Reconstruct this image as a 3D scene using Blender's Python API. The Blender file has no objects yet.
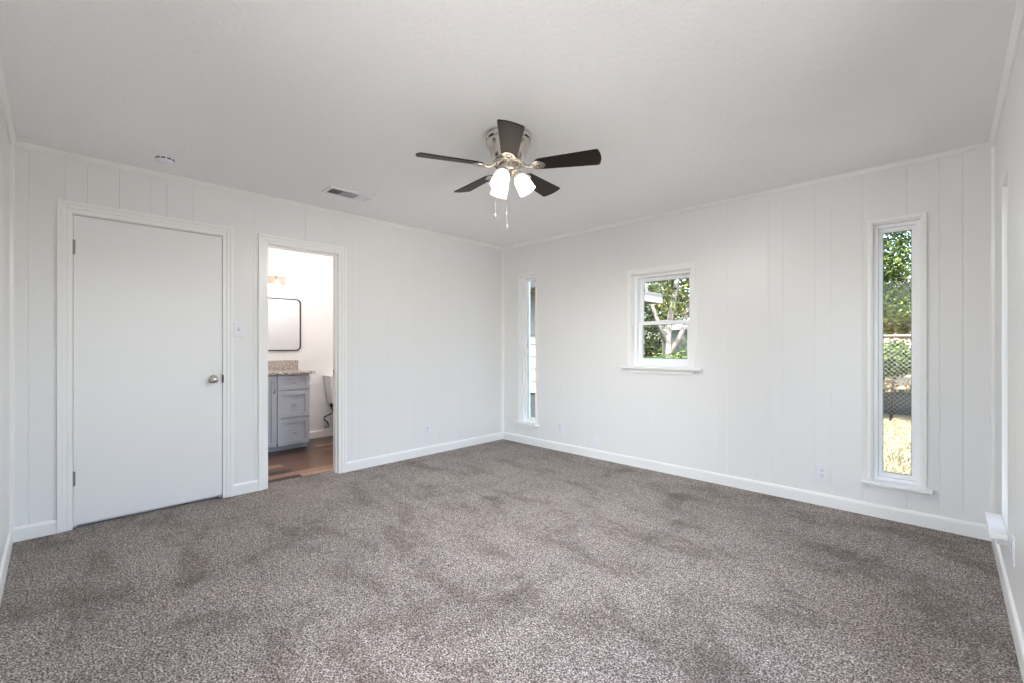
import bpy, bmesh, math, random
from mathutils import Vector, Matrix
S = bpy.context.scene
COL = S.collection
PI = math.pi
rad = math.radians

# ------------------------------------------------------------------ camera
F_PX, CX, HY = 447.0, 512.0, 345.0
cam_d = bpy.data.cameras.new('camera')
cam_d.sensor_width = 36.0
cam_d.lens = F_PX / 1024 * 36
cam_d.shift_y = (HY - 341.5) / 1024
cam_d.clip_start = 0.02
cam = bpy.data.objects.new('camera', cam_d)
COL.objects.link(cam)
CAM = Vector((4.075, -4.015, 1.2))
cam.location = CAM
cam.rotation_euler = (rad(90), 0, math.atan2(0.698, 0.716))
S.camera = cam

# ------------------------------------------------------------------ sky, sun, exposure
S.view_settings.view_transform = 'Standard'
S.view_settings.look = 'None'
S.view_settings.exposure = 0.82
S.view_settings.gamma = 1.0
S.view_settings.use_curve_mapping = False
SUN_DIR = Vector((0.32, -1.0, 0.0)).normalized() * math.cos(rad(58)) + Vector((0, 0, math.sin(rad(58))))
w = bpy.data.worlds.new('world')
S.world = w
w.use_nodes = True
nt = w.node_tree
nt.nodes.clear()
sky = nt.nodes.new('ShaderNodeTexSky')
sky.sky_type = 'NISHITA'
sky.sun_disc = False
sky.sun_elevation = rad(58)
sky.dust_density = 3.2
sky.ozone_density = 0.6
sky.air_density = 0.9
sky.sun_rotation = math.atan2(SUN_DIR.x, SUN_DIR.y)
bg = nt.nodes.new('ShaderNodeBackground')
bg.inputs['Strength'].default_value = 0.85
wo = nt.nodes.new('ShaderNodeOutputWorld')
nt.links.new(sky.outputs[0], bg.inputs[0])
nt.links.new(bg.outputs[0], wo.inputs[0])
sun_d = bpy.data.lights.new('sun', 'SUN')
sun_d.energy = 16.0
sun_d.angle = rad(0.6)
sun_d.color = (1, 0.96, 0.89)
sun = bpy.data.objects.new('sun', sun_d)
COL.objects.link(sun)
sun.rotation_euler = SUN_DIR.to_track_quat('Z', 'Y').to_euler()
S.cycles.max_bounces = 14
S.cycles.diffuse_bounces = 8
S.cycles.transparent_max_bounces = 16
S.cycles.caustics_reflective = False
S.cycles.caustics_refractive = False
S.cycles.sample_clamp_indirect = 6.0
FAN_LAMP_W = 36.0
FAN_LAMP_COL = (1.0, 0.985, 0.955)
BATH_LAMP_W = 1.0
BATH_FILL_W = 14.0

# ------------------------------------------------------------------ materials
def srgb(r, g, b):
    f = lambda c: (c / 255 / 12.92) if c / 255 <= 0.04045 else ((c / 255 + 0.055) / 1.055) ** 2.4
    return (f(r), f(g), f(b), 1.0)

class Mat:
    def __init__(s, name):
        s.m = bpy.data.materials.new(name)
        s.m.use_nodes = True
        s.t = s.m.node_tree
        s.b = s.t.nodes['Principled BSDF']
        s.o = s.t.nodes['Material Output']
    def n(s, kind, **kw):
        nd = s.t.nodes.new(kind)
        for k, v in kw.items():
            if k.startswith('in_'):
                nd.inputs[int(k[3:]) if k[3:].isdigit() else k[3:]].default_value = v
            else:
                setattr(nd, k, v)
        return nd
    def l(s, a, b):
        s.t.links.new(a, b)
    def set(s, **kw):
        for k, v in kw.items():
            s.b.inputs[k.replace('_', ' ')].default_value = v
        return s
    def coord(s):
        if not hasattr(s, 'tc'):
            s.tc = s.n('ShaderNodeTexCoord')
        return s.tc.outputs['Object']
    def noise(s, scale, detail=2.0, rough=0.5, dist=0.0, vec=None):
        nd = s.n('ShaderNodeTexNoise')
        nd.inputs['Scale'].default_value = scale
        nd.inputs['Detail'].default_value = detail
        nd.inputs['Roughness'].default_value = rough
        nd.inputs['Distortion'].default_value = dist
        s.l(vec or s.coord(), nd.inputs['Vector'])
        return nd
    def ramp(s, fac, stops):
        r = s.n('ShaderNodeValToRGB')
        e = r.color_ramp.elements
        while len(e) < len(stops):
            e.new(0.5)
        for i, (p, c) in enumerate(stops):
            e[i].position = p
            e[i].color = c if len(c) == 4 else (*c, 1)
        s.l(fac, r.inputs[0])
        return r.outputs[0]
    def mix(s, a, b, fac, mode='MIX'):
        m = s.n('ShaderNodeMix', data_type='RGBA', blend_type=mode)
        for sock, v in ((m.inputs[0], fac), (m.inputs[6], a), (m.inputs[7], b)):
            if hasattr(v, 'is_linked'):
                s.l(v, sock)
            else:
                sock.default_value = v
        return m.outputs[2]
    def mapping(s, scale=(1, 1, 1), rot=(0, 0, 0)):
        m = s.n('ShaderNodeMapping')
        m.inputs['Scale'].default_value = scale
        m.inputs['Rotation'].default_value = rot
        s.l(s.coord(), m.inputs['Vector'])
        return m.outputs[0]
    def bump(s, h, strength=0.3, dist=0.002):
        b = s.n('ShaderNodeBump')
        b.inputs['Strength'].default_value = strength
        b.inputs['Distance'].default_value = dist
        s.l(h, b.inputs['Height'])
        s.l(b.outputs[0], s.b.inputs['Normal'])
        return s
    def color(s, c):
        if hasattr(c, 'is_linked'):
            s.l(c, s.b.inputs['Base Color'])
        else:
            s.b.inputs['Base Color'].default_value = c
        return s

def plain(name, col, rough=0.5, metal=0.0, bump=None, var=0.0):
    m = Mat(name)
    m.set(Roughness=rough, Metallic=metal)
    if var:
        nz = m.noise(6.0, 3)
        d = tuple(c * (1 - var) for c in col[:3]) + (1,)
        m.color(m.mix(d, col, nz.outputs[0]))
    else:
        m.color(col)
    if bump:
        nz = m.noise(bump[0], 3)
        m.bump(nz.outputs[0], bump[1], bump[2])
    return m.m

M = {}
M['wall'] = plain('painted_panel', (0.80, 0.80, 0.80, 1), 0.36, bump=(45, 0.25, 0.0015))
M['trim'] = plain('trim_paint', (0.87, 0.87, 0.86, 1), 0.3, bump=(70, 0.15, 0.001))
M['door'] = plain('door_paint', (0.83, 0.83, 0.83, 1), 0.3, bump=(16, 0.2, 0.002))
M['vinyl'] = plain('white_vinyl', (0.93, 0.94, 0.96, 1), 0.25, bump=(60, 0.05, 0.001))
M['plate'] = plain('plate_plastic', (0.80, 0.79, 0.85, 1), 0.3, bump=(60, 0.05, 0.001))
M['dark'] = plain('dark_slot', (0.02, 0.02, 0.025, 1), 0.6, bump=(60, 0.1, 0.001))
M['spacer'] = plain('teal_spacer', (0.07, 0.20, 0.20, 1), 0.5, bump=(60, 0.1, 0.001))
M['nickel'] = plain('brushed_nickel', (0.62, 0.58, 0.53, 1), 0.22, 1.0, bump=(220, 0.04, 0.0006))
M['steel'] = plain('hinge_steel', (0.36, 0.33, 0.30, 1), 0.35, 1.0, bump=(150, 0.05, 0.0006))
M['bronze'] = plain('dark_bronze', (0.07, 0.06, 0.055, 1), 0.4, 0.6, bump=(150, 0.05, 0.0006))
M['porcelain'] = plain('porcelain', (0.86, 0.84, 0.84, 1), 0.12, bump=(20, 0.02, 0.001))
M['black'] = plain('black_frame', (0.025, 0.022, 0.022, 1), 0.35, bump=(80, 0.05, 0.001))
M['hose'] = plain('dark_hose', (0.05, 0.045, 0.045, 1), 0.45, bump=(300, 0.3, 0.001))
M['bathwall'] = plain('bath_paint', (0.84, 0.83, 0.825, 1), 0.5, bump=(50, 0.2, 0.0015))
M['cabinet'] = plain('grey_cabinet_paint', (0.43, 0.455, 0.52, 1), 0.38, bump=(60, 0.08, 0.001))
M['detector'] = plain('detector_plastic', (0.82, 0.82, 0.88, 1), 0.35, bump=(60, 0.05, 0.001))
M['ventwhite'] = plain('vent_enamel', (0.78, 0.79, 0.85, 1), 0.3, bump=(60, 0.05, 0.001))

m = Mat('ceiling_texture')                       # sprayed knock-down texture
m.set(Roughness=0.75)
m.color((0.87, 0.87, 0.875, 1))
a = m.noise(38, 4, 0.6)
b_ = m.ramp(a.outputs[0], [(0.42, (0, 0, 0)), (0.62, (1, 1, 1))])
m.bump(b_, 0.35, 0.004)
M['ceiling'] = m.m

m = Mat('carpet_pile')                           # speckled frieze carpet with vacuum and foot marks
m.set(Roughness=0.95, Sheen_Weight=0.15, Sheen_Roughness=0.5)
n1 = m.noise(150, 1.5, 0.55, 0.5)
n2 = m.noise(75, 2, 0.6, 0.8)
mixf = m.mix(n1.outputs[0], n2.outputs[0], 0.22)
spk = m.ramp(mixf, [(0.38, (0.030, 0.021, 0.018)), (0.46, (0.160, 0.125, 0.108)), (0.53, (0.33, 0.273, 0.243)), (0.61, (0.66, 0.585, 0.538))])
p1 = m.noise(2.3, 5, 0.62, 0.35, m.mapping((0.75, 1.8, 1), (0, 0, 0.75)))
p2 = m.noise(1.6, 5, 0.66, 0.5, m.mapping((1.7, 0.8, 1), (0, 0, 0.35)))
pa = m.ramp(p1.outputs[0], [(0.38, (0.70, 0.665, 0.635)), (0.455, (0.93, 0.92, 0.91)), (0.60, (1.07, 1.07, 1.07))])
pb = m.ramp(p2.outputs[0], [(0.365, (0.70, 0.67, 0.64)), (0.44, (0.95, 0.945, 0.94)), (0.60, (1.06, 1.055, 1.05))])
p3 = m.noise(34, 3, 0.7, 0.6)
pc = m.ramp(p3.outputs[0], [(0.36, (0.72, 0.70, 0.68)), (0.5, (1.0, 1.0, 1.0)), (0.64, (1.22, 1.22, 1.22))])
m.color(m.mix(m.mix(m.mix(spk, pa, 1.0, 'MULTIPLY'), pb, 1.0, 'MULTIPLY'), pc, 1.0, 'MULTIPLY'))
m.bump(mixf, 1.0, 0.018)
M['carpet'] = m.m

m = Mat('vinyl_plank')                           # brown plank floor of the bathroom, planks along the wall
m.set(Roughness=0.3)
mp = m.mapping((1, 1, 1), (0, 0, rad(90)))
br = m.n('ShaderNodeTexBrick', offset=0.37, offset_frequency=2)
for k, v in dict(Scale=1.0, Mortar_Size=0.0018, Bias=0.0, Brick_Width=0.92, Row_Height=0.125).items():
    br.inputs[k.replace('_', ' ')].default_value = v
br.inputs['Color1'].default_value = (0, 0, 0, 1)
br.inputs['Color2'].default_value = (1, 1, 1, 1)
br.inputs['Mortar'].default_value = (0, 0, 0, 1)
m.l(mp, br.inputs['Vector'])
gr = m.noise(9, 5, 0.65, 1.5, m.mapping((6, 0.6, 1)))
tone = m.mix(br.outputs[0], gr.outputs[0], 0.28)
m.color(m.ramp(tone, [(0.18, (0.045, 0.021, 0.013)), (0.40, (0.12, 0.056, 0.032)), (0.60, (0.26, 0.135, 0.078)), (0.85, (0.44, 0.27, 0.17))]))
m.bump(gr.outputs[0], 0.2, 0.001)
M['plank'] = m.m

m = Mat('granite')
m.set(Roughness=0.18)
g1 = m.noise(95, 4, 0.7)
g2 = m.noise(38, 3, 0.6)
c1 = m.ramp(g1.outputs[0], [(0.40, (0.06, 0.05, 0.047)), (0.47, (0.36, 0.30, 0.27)), (0.53, (0.66, 0.60, 0.56)), (0.62, (0.85, 0.83, 0.80))])
c2 = m.ramp(g2.outputs[0], [(0.4, (0.82, 0.77, 0.73)), (0.55, (1, 1, 1))])
m.color(m.mix(c1, c2, 1.0, 'MULTIPLY'))
M['granite'] = m.m

m = Mat('espresso_wood')                         # satin dark veneer of the fan blades
m.set(Roughness=0.42, Specular_IOR_Level=0.22)
gw = m.noise(28, 4, 0.6, 0.8, m.mapping((1.0, 14, 14)))
m.color(m.ramp(gw.outputs[0], [(0.35, (0.006, 0.003, 0.0022)), (0.55, (0.018, 0.009, 0.0065)), (0.75, (0.060, 0.031, 0.022))]))
m.bump(gw.outputs[0], 0.12, 0.0008)
M['blade'] = m.m

m = Mat('mirror_glass')
m.set(Roughness=0.02, Metallic=1.0)
m.color((0.9, 0.91, 0.93, 1))
M['mirror'] = m.m

def glass_pane():
    m = Mat('window_glass')
    m.t.nodes.remove(m.b)
    tr = m.n('ShaderNodeBsdfTransparent')
    tr.inputs[0].default_value = (0.96, 0.985, 0.975, 1)
    gl = m.n('ShaderNodeBsdfGlossy')
    gl.inputs['Roughness'].default_value = 0.01
    fr = m.n('ShaderNodeFresnel')
    fr.inputs[0].default_value = 1.22
    mx = m.n('ShaderNodeMixShader')
    m.l(fr.outputs[0], mx.inputs[0])
    m.l(tr.outputs[0], mx.inputs[1])
    m.l(gl.outputs[0], mx.inputs[2])
    m.l(mx.outputs[0], m.o.inputs[0])
    return m.m
M['glass'] = glass_pane()

def frosted(name, col, strength, clear=0.45, thick=0.7, skin=(0.88, 0.87, 0.85, 1)):
    m = Mat(name)
    m.t.nodes.remove(m.b)
    tr = m.n('ShaderNodeBsdfTransparent')
    tr.inputs[0].default_value = (1, 0.97, 0.93, 1)
    tl = m.n('ShaderNodeBsdfTranslucent')
    tl.inputs[0].default_value = (0.9, 0.88, 0.85, 1)
    em = m.n('ShaderNodeEmission')
    em.inputs[0].default_value = col
    em.inputs[1].default_value = strength
    mx = m.n('ShaderNodeMixShader')
    mx.inputs[0].default_value = 1 - clear
    ad = m.n('ShaderNodeAddShader')
    df = m.n('ShaderNodeBsdfDiffuse')
    df.inputs[0].default_value = skin
    mx2 = m.n('ShaderNodeMixShader')
    mx2.inputs[0].default_value = thick
    m.l(tl.outputs[0], mx2.inputs[1])
    m.l(df.outputs[0], mx2.inputs[2])
    m.l(tr.outputs[0], mx.inputs[1])
    m.l(mx2.outputs[0], mx.inputs[2])
    m.l(mx.outputs[0], ad.inputs[0])
    m.l(em.outputs[0], ad.inputs[1])
    m.l(ad.outputs[0], m.o.inputs[0])
    return m.m
M['shade'] = frosted('frosted_shade', (1.0, 0.86, 0.70, 1), 0.30, 0.0, 0.78)
M['bathshade'] = frosted('amber_shade', (1.0, 0.78, 0.60, 1), 0.12, 0.05, 0.85, (0.60, 0.50, 0.43, 1))

def emit(name, col, st):
    m = Mat(name)
    m.t.nodes.remove(m.b)
    em = m.n('ShaderNodeEmission')
    em.inputs[0].default_value = col
    em.inputs[1].default_value = st
    m.l(em.outputs[0], m.o.inputs[0])
    return m.m
M['bulb'] = emit('lit_bulb', (1.0, 0.90, 0.76, 1), 14.0)
M['bathbulb'] = emit('lit_amber_bulb', (1.0, 0.80, 0.62, 1), 2.0)

def leafy(name, c0, c1, c2):
    m = Mat(name)
    m.set(Roughness=0.5)
    geo = m.n('ShaderNodeNewGeometry')
    nz = m.noise(1.3, 2)
    f = m.mix(geo.outputs['Random Per Island'], nz.outputs[0], 0.35)
    col = m.ramp(f, [(0.15, c0), (0.5, c1), (0.85, c2)])
    m.color(col)
    tl = m.n('ShaderNodeBsdfTranslucent')
    m.l(col, tl.inputs[0])
    mx = m.n('ShaderNodeMixShader')
    mx.inputs[0].default_value = 0.35
    m.l(m.b.outputs[0], mx.inputs[1])
    m.l(tl.outputs[0], mx.inputs[2])
    m.l(mx.outputs[0], m.o.inputs[0])
    return m.m
M['leaf_olive'] = leafy('olive_leaves', (0.010, 0.018, 0.004), (0.070, 0.085, 0.012), (0.21, 0.19, 0.035))
M['leaf_green'] = leafy('green_leaves', (0.006, 0.016, 0.003), (0.045, 0.085, 0.010), (0.15, 0.19, 0.030))
M['leaf_dark'] = leafy('dark_leaves', (0.005, 0.012, 0.004), (0.030, 0.046, 0.012), (0.10, 0.115, 0.03))
M['leaf_dry'] = leafy('dry_leaves', (0.073, 0.051, 0.033), (0.154, 0.117, 0.073), (0.228, 0.191, 0.133))
M['bark_white'] = plain('pale_bark', (0.221, 0.203, 0.185, 1), 0.8, bump=(4.998, 0.214, 0.007), var=0.45)
M['bark_dark'] = plain('dark_bark', (0.016, 0.013, 0.010, 1), 0.85, bump=(2.056, 0.088, 0.003), var=0.4)
m = Mat('dry_lawn')
m.set(Roughness=0.9)
a = m.noise(7, 4, 0.6)
b_ = m.noise(60, 3, 0.65)
m.color(m.ramp(m.mix(a.outputs[0], b_.outputs[0], 0.6), [(0.38, (0.045, 0.036, 0.016)), (0.47, (0.135, 0.110, 0.058)), (0.60, (0.22, 0.185, 0.115))]))
m.bump(b_.outputs[0], 0.8, 0.03)
M['lawn'] = m.m
M['straw'] = leafy('straw_blades', (0.049, 0.046, 0.019), (0.112, 0.096, 0.054), (0.151, 0.134, 0.092))
M['concrete'] = plain('pale_concrete', (0.26, 0.242, 0.232, 1), 0.8, bump=(30, 0.3, 0.003), var=0.12)
M['siding'] = plain('cream_siding', (0.272, 0.253, 0.206, 1), 0.55, bump=(11.016, 0.055, 0.001))
M['fascia'] = plain('white_fascia', (0.84, 0.84, 0.84, 1), 0.5, bump=(30, 0.15, 0.002))
M['outdoor_white'] = plain('outdoor_white_paint', (0.306, 0.306, 0.306, 1), 0.5, bump=(18.360, 0.092, 0.001))
M['shingle'] = plain('grey_shingles', (0.20, 0.19, 0.185, 1), 0.9, bump=(20, 0.6, 0.01), var=0.4)
M['slate'] = plain('dark_foundation', (0.024, 0.030, 0.036, 1), 0.7, bump=(10.000, 0.160, 0.002), var=0.3)
M['eave_shade_grey'] = plain('eave_shade_grey', (0.13, 0.13, 0.128, 1), 0.7, bump=(25, 0.3, 0.003), var=0.15)  # siding tone with the eave shadow put into the colour
M['olive'] = plain('olive_board', (0.059, 0.073, 0.044, 1), 0.7, bump=(9.180, 0.111, 0.001), var=0.2)
M['galv'] = plain('galvanised_wire', (0.151, 0.151, 0.144, 1), 0.45, 0.6, bump=(28.800, 0.036, 0.001))
M['rail'] = plain('weathered_rail', (0.101, 0.086, 0.068, 1), 0.7, bump=(8.813, 0.067, 0.001), var=0.3)
m = Mat('pink_brick')
m.set(Roughness=0.85)
br = m.n('ShaderNodeTexBrick')
for k, v in dict(Scale=1.0, Mortar_Size=0.012, Brick_Width=0.22, Row_Height=0.075).items():
    br.inputs[k.replace('_', ' ')].default_value = v
br.inputs['Color1'].default_value = (0.40, 0.19, 0.15, 1)
br.inputs['Color2'].default_value = (0.52, 0.29, 0.23, 1)
br.inputs['Mortar'].default_value = (0.55, 0.48, 0.44, 1)
m.l(m.mapping((1, 1, 1), (rad(90), 0, 0)), br.inputs['Vector'])
m.color(br.outputs[0])
M['brick'] = m.m

# ------------------------------------------------------------------ mesh helpers
class MB:
    """collects shapes that become ONE mesh object"""
    def __init__(s):
        s.v, s.f, s.sm = [], [], []
    def add(s, vs, fs, smooth=False, mat=None):
        o = len(s.v)
        s.v += [(mat @ Vector(p)) if mat else Vector(p) for p in vs]
        s.f += [tuple(i + o for i in f) for f in fs]
        s.sm += [smooth] * len(fs)
        return s
    def box(s, x0, y0, z0, x1, y1, z1, mat=None):
        x0, x1 = sorted((x0, x1)); y0, y1 = sorted((y0, y1)); z0, z1 = sorted((z0, z1))
        return s.add([(x0, y0, z0), (x1, y0, z0), (x1, y1, z0), (x0, y1, z0), (x0, y0, z1), (x1, y0, z1), (x1, y1, z1), (x0, y1, z1)],
                     [(0, 3, 2, 1), (4, 5, 6, 7), (0, 1, 5, 4), (1, 2, 6, 5), (2, 3, 7, 6), (3, 0, 4, 7)], mat=mat)
    def prism(s, poly, axis, a, b, mat=None, smooth=False):
        """extrude a 2D polygon along axis from a to b"""
        def P(p, t):
            u, v = p
            return {'x': (t, u, v), 'y': (u, t, v), 'z': (u, v, t)}[axis]
        n = len(poly)
        vs = [P(p, a) for p in poly] + [P(p, b) for p in poly]
        fs = [tuple(range(n))[::-1], tuple(range(n, 2 * n))] + [(i, (i + 1) % n, (i + 1) % n + n, i + n) for i in range(n)]
        return s.add(vs, fs, smooth, mat)
    def lathe(s, prof, n=32, mat=None, smooth=True, sx=1.0, sy=1.0, closed=True):
        """profile of (r, z) turned about local z"""
        vs, fs = [], []
        for r, z in prof:
            for k in range(n):
                t = 2 * PI * k / n
                vs.append((r * math.cos(t) * sx, r * math.sin(t) * sy, z))
        for i in range(len(prof) - 1):
            for k in range(n):
                k2 = (k + 1) % n
                fs.append((i * n + k, i * n + k2, (i + 1) * n + k2, (i + 1) * n + k))
        if closed:
            fs.append(tuple(range(n))[::-1])
            fs.append(tuple((len(prof) - 1) * n + k for k in range(n)))
        return s.add(vs, fs, smooth, mat)
    def tube(s, pts, r, n=8, smooth=True):
        pts = [Vector(p) for p in pts]
        rs = r if isinstance(r, (list, tuple)) else [r] * len(pts)
        vs, fs = [], []
        up = Vector((0.13, 0.21, 0.97))
        for i, p in enumerate(pts):
            d = (pts[min(i + 1, len(pts) - 1)] - pts[max(i - 1, 0)]).normalized()
            a = d.cross(up)
            if a.length < 1e-3:
                a = d.cross(Vector((1, 0, 0)))
            a.normalize()
            b = d.cross(a)
            for k in range(n):
                t = 2 * PI * k / n
                vs.append(p + (a * math.cos(t) + b * math.sin(t)) * rs[i])
        for i in range(len(pts) - 1):
            for k in range(n):
                k2 = (k + 1) % n
                fs.append((i * n + k, i * n + k2, (i + 1) * n + k2, (i + 1) * n + k))
        fs.append(tuple(range(n))[::-1])
        fs.append(tuple((len(pts) - 1) * n + k for k in range(n)))
        return s.add(vs, fs, smooth)
    def build(s, name, mat, parent=None, bevel=0.0, seg=2, loc=None, fix=True):
        me = bpy.data.meshes.new(name)
        me.from_pydata([tuple(p) for p in s.v], [], s.f)
        me.polygons.foreach_set('use_smooth', s.sm)
        if fix:
            bm = bmesh.new()
            bm.from_mesh(me)
            bmesh.ops.recalc_face_normals(bm, faces=bm.faces)
            bm.to_mesh(me)
            bm.free()
        me.materials.append(mat)
        me.update()
        o = bpy.data.objects.new(name, me)
        COL.objects.link(o)
        if parent:
            o.parent = parent
        if loc:
            o.location = loc
        if bevel:
            bv = o.modifiers.new('bevel', 'BEVEL')
            bv.width = bevel
            bv.segments = seg
            bv.limit_method = 'ANGLE'
            bv.angle_limit = rad(40)
        return o

def tag(o, label, cat, group=None, kind=None):
    o['label'] = label
    o['category'] = cat
    if group:
        o['group'] = group
    if kind:
        o['kind'] = kind
    return o

def thing(name, label, cat, loc=(0, 0, 0), rz=0.0, group=None, kind=None):
    o = bpy.data.objects.new(name, None)
    o.empty_display_size = 0.1
    COL.objects.link(o)
    o.location = loc
    o.rotation_euler = (0, 0, rz)
    return tag(o, label, cat, group, kind)

def dup(root, loc, rz, label):
    r = root.copy(); COL.objects.link(r)
    r.location = loc; r.rotation_euler = (0, 0, rz); r['label'] = label
    for ch in list(root.children):
        c = ch.copy(); COL.objects.link(c); c.parent = r
        for g in list(ch.children):
            d = g.copy(); COL.objects.link(d); d.parent = c
    return r

# ------------------------------------------------------------------ the room shell
W_B, L_A, H, TH = 4.28, 4.20, 2.44, 0.15

def panel_wall(name, org, rz, u0, u1, grooves, openings, label, z1=H, mat='wall', TH=TH):
    """local x runs along the wall, local y goes outward, the room side is y = 0; grooves are (u, width, depth)"""
    cuts = {u0, u1}
    for a, b, c, d in openings:
        cuts |= {a, b}
    gs = {}
    for u, wd, dp in grooves:
        cuts |= {u - wd / 2, u, u + wd / 2}
        gs[round(u, 5)] = dp
    us = sorted(c for c in cuts if u0 <= c <= u1)
    depth = {u: gs.get(round(u, 5), 0.0) for u in us}
    mb = MB()
    for a, b in zip(us, us[1:]):
        mid = (a + b) / 2
        zs = [(0.0, z1)]
        for oa, ob, oc, od in openings:
            if oa < mid < ob:
                zs = [q for lo, hi in zs for q in ((lo, min(hi, oc)), (max(lo, od), hi)) if q[1] - q[0] > 1e-4]
        for lo, hi in zs:
            da, db = depth[a], depth[b]
            mb.add([(a, da, lo), (b, db, lo), (b, db, hi), (a, da, hi)], [(0, 1, 2, 3)])
            mb.add([(a, TH, lo), (b, TH, lo), (b, TH, hi), (a, TH, hi)], [(3, 2, 1, 0)])
    for oa, ob, oc, od in openings:                      # the reveals of the openings
        mb.add([(oa, 0, oc), (oa, TH, oc), (oa, TH, od), (oa, 0, od)], [(0, 1, 2, 3)])
        mb.add([(ob, 0, oc), (ob, TH, oc), (ob, TH, od), (ob, 0, od)], [(3, 2, 1, 0)])
        mb.add([(oa, 0, od), (ob, 0, od), (ob, TH, od), (oa, TH, od)], [(3, 2, 1, 0)])
        if oc > 0:
            mb.add([(oa, 0, oc), (ob, 0, oc), (ob, TH, oc), (oa, TH, oc)], [(0, 1, 2, 3)])
    mb.add([(u0, 0, z1), (u1, 0, z1), (u1, TH, z1), (u0, TH, z1)], [(0, 1, 2, 3)])
    for u in (u0, u1):
        mb.add([(u, 0, 0), (u, TH, 0), (u, TH, z1), (u, 0, z1)], [(0, 1, 2, 3)])
    o = mb.build(name, M[mat], fix=False)
    o.location = org
    o.rotation_euler = (0, 0, rz)
    return tag(o, label, 'wall', kind='structure')

ST, FA, VF = (0.007, 0.0035), (0.006, 0.002), (0.006, 0.0012)     # clear, faint, very faint panel grooves
D1 = (-3.928, -3.087, 0.0, 2.052)                 # clear opening of the closed door, along y
D2 = (-2.779, -2.140, 0.0, 2.062)                 # rough opening of the bathroom doorway
gA = [(-4.125, *FA), (-3.965, *ST), (-3.862, *ST), (-3.701, *ST), (-3.534, *FA), (-3.44, *ST), (-3.282, *FA), (-3.04, *VF),
      (-2.874, *FA), (-2.456, *ST), (-2.209, *VF), (-1.95, *VF), (-1.66, *VF), (-1.34, *VF), (-1.0, *VF), (-0.7, *VF)]
panel_wall('wall_left', (0, 0, 0), rad(90), -L_A - TH, TH, gA, [D1, D2], 'white grooved panel wall holding both doors', TH=0.112)
W1 = (0.305, 0.560, 0.250, 2.050)
W2 = (1.826, 2.420, 0.988, 1.895)
W3 = (3.692, 3.952, 0.250, 2.050)
gB = [(0.979, *VF), (1.28, *VF), (1.62, *VF), (2.05, *VF), (2.626, *VF), (2.729, *FA), (3.042, *FA), (3.145, *FA), (3.357, *FA), (3.46, *FA),
      (3.641, *ST), (3.878, *ST), (4.037, *ST), (4.144, *ST)]
panel_wall('wall_back', (0, 0, 0), 0, -TH, W_B + TH, gB, [W1, W2, W3], 'white grooved panel wall with the three windows')
W4 = (0.52, 0.86, 0.296, 2.040)
W5 = (1.86, 3.90, 0.25, 2.20)  # this opening and the next are unseen, added for fill daylight
W6 = (0.35, 1.75, 0.25, 2.20)
panel_wall('wall_right', (W_B, 0, 0), rad(-90), 0, L_A, [(0.28, *FA), (0.98, *FA), (1.15, *FA)], [W4, W5], 'white panel wall with a slim window by the corner')
panel_wall('wall_front', (W_B, -L_A, 0), rad(180), -TH, W_B + 1.95, [(3.9, *FA), (3.72, *FA)], [W6], 'white panel wall beside the closed door')

fl = MB().add([(-TH, -L_A, 0), (W_B, -L_A, 0), (W_B, 0, 0), (-TH, 0, 0)], [(0, 1, 2, 3)])
fl.add([(-TH, -L_A, -0.1), (W_B, -L_A, -0.1), (W_B, 0, -0.1), (-TH, 0, -0.1)], [(3, 2, 1, 0)])
tag(fl.build('floor', M['carpet'], fix=False), 'speckled taupe carpet floor with vacuum and foot marks', 'floor', kind='structure')
ce = MB().box(-TH, -L_A, H, W_B, 0, H + 0.08)
tag(ce.build('ceiling', M['ceiling']), 'textured off white ceiling around the fan', 'ceiling', kind='structure')
rf = MB().box(-2.4, -5.5, H + 0.082, W_B + 0.52, 0.55, H + 0.22)
tag(rf.build('roof', M['fascia']), 'flat roof over the room and bathroom', 'roof', kind='structure')

# trims: crown strips, corner strips, baseboards
def cove(name, axis, a, b, sx, sy, label, c=0.026):
    """small crown strip in the corner between wall and ceiling; sx, sy place it, sign says which way the room lies"""
    poly = [(0, 0), (0, -c), (0.3 * c, -c), (c, -0.3 * c), (c, 0)]
    mb = MB()
    if axis == 'y':
        mb.prism([(sx[0] + p[0] * sx[1], H + p[1]) for p in poly], 'y', a, b)
    else:
        mb.prism([(sy[0] + p[0] * sy[1], H + p[1]) for p in poly], 'x', a, b)
    return tag(mb.build(name, M['trim']), label, 'trim', kind='structure')
cove('trim_1', 'y', -L_A, 0, (0, 1), None, 'slim white crown strip above the two doors')
cove('trim_2', 'x', 0, W_B, None, (0, -1), 'slim white crown strip above the three windows')
cove('trim_3', 'y', -L_A, 0, (W_B, -1), None, 'slim white crown strip above the slim window by the corner')
cove('trim_4', 'x', 0, W_B, None, (-L_A, 1), 'slim white crown strip on the wall left of the closed door')
def corner(name, x, y, sx, sy, label):
    c = 0.02
    poly = [(x, y), (x + c * sx, y), (x + 0.7 * c * sx, y + 0.7 * c * sy), (x, y + c * sy)]
    tag(MB().prism(poly, 'z', 0.09, H - 0.026).build(name, M['trim']), label, 'trim', kind='structure')
corner('trim_5', 0, 0, 1, -1, 'vertical white strip in the far corner of the room')
corner('trim_6', 0, -L_A, 1, 1, 'vertical white strip in the corner left of the closed door')
corner('trim_7', W_B, 0, -1, -1, 'vertical white strip in the corner right of the windows')

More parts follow.
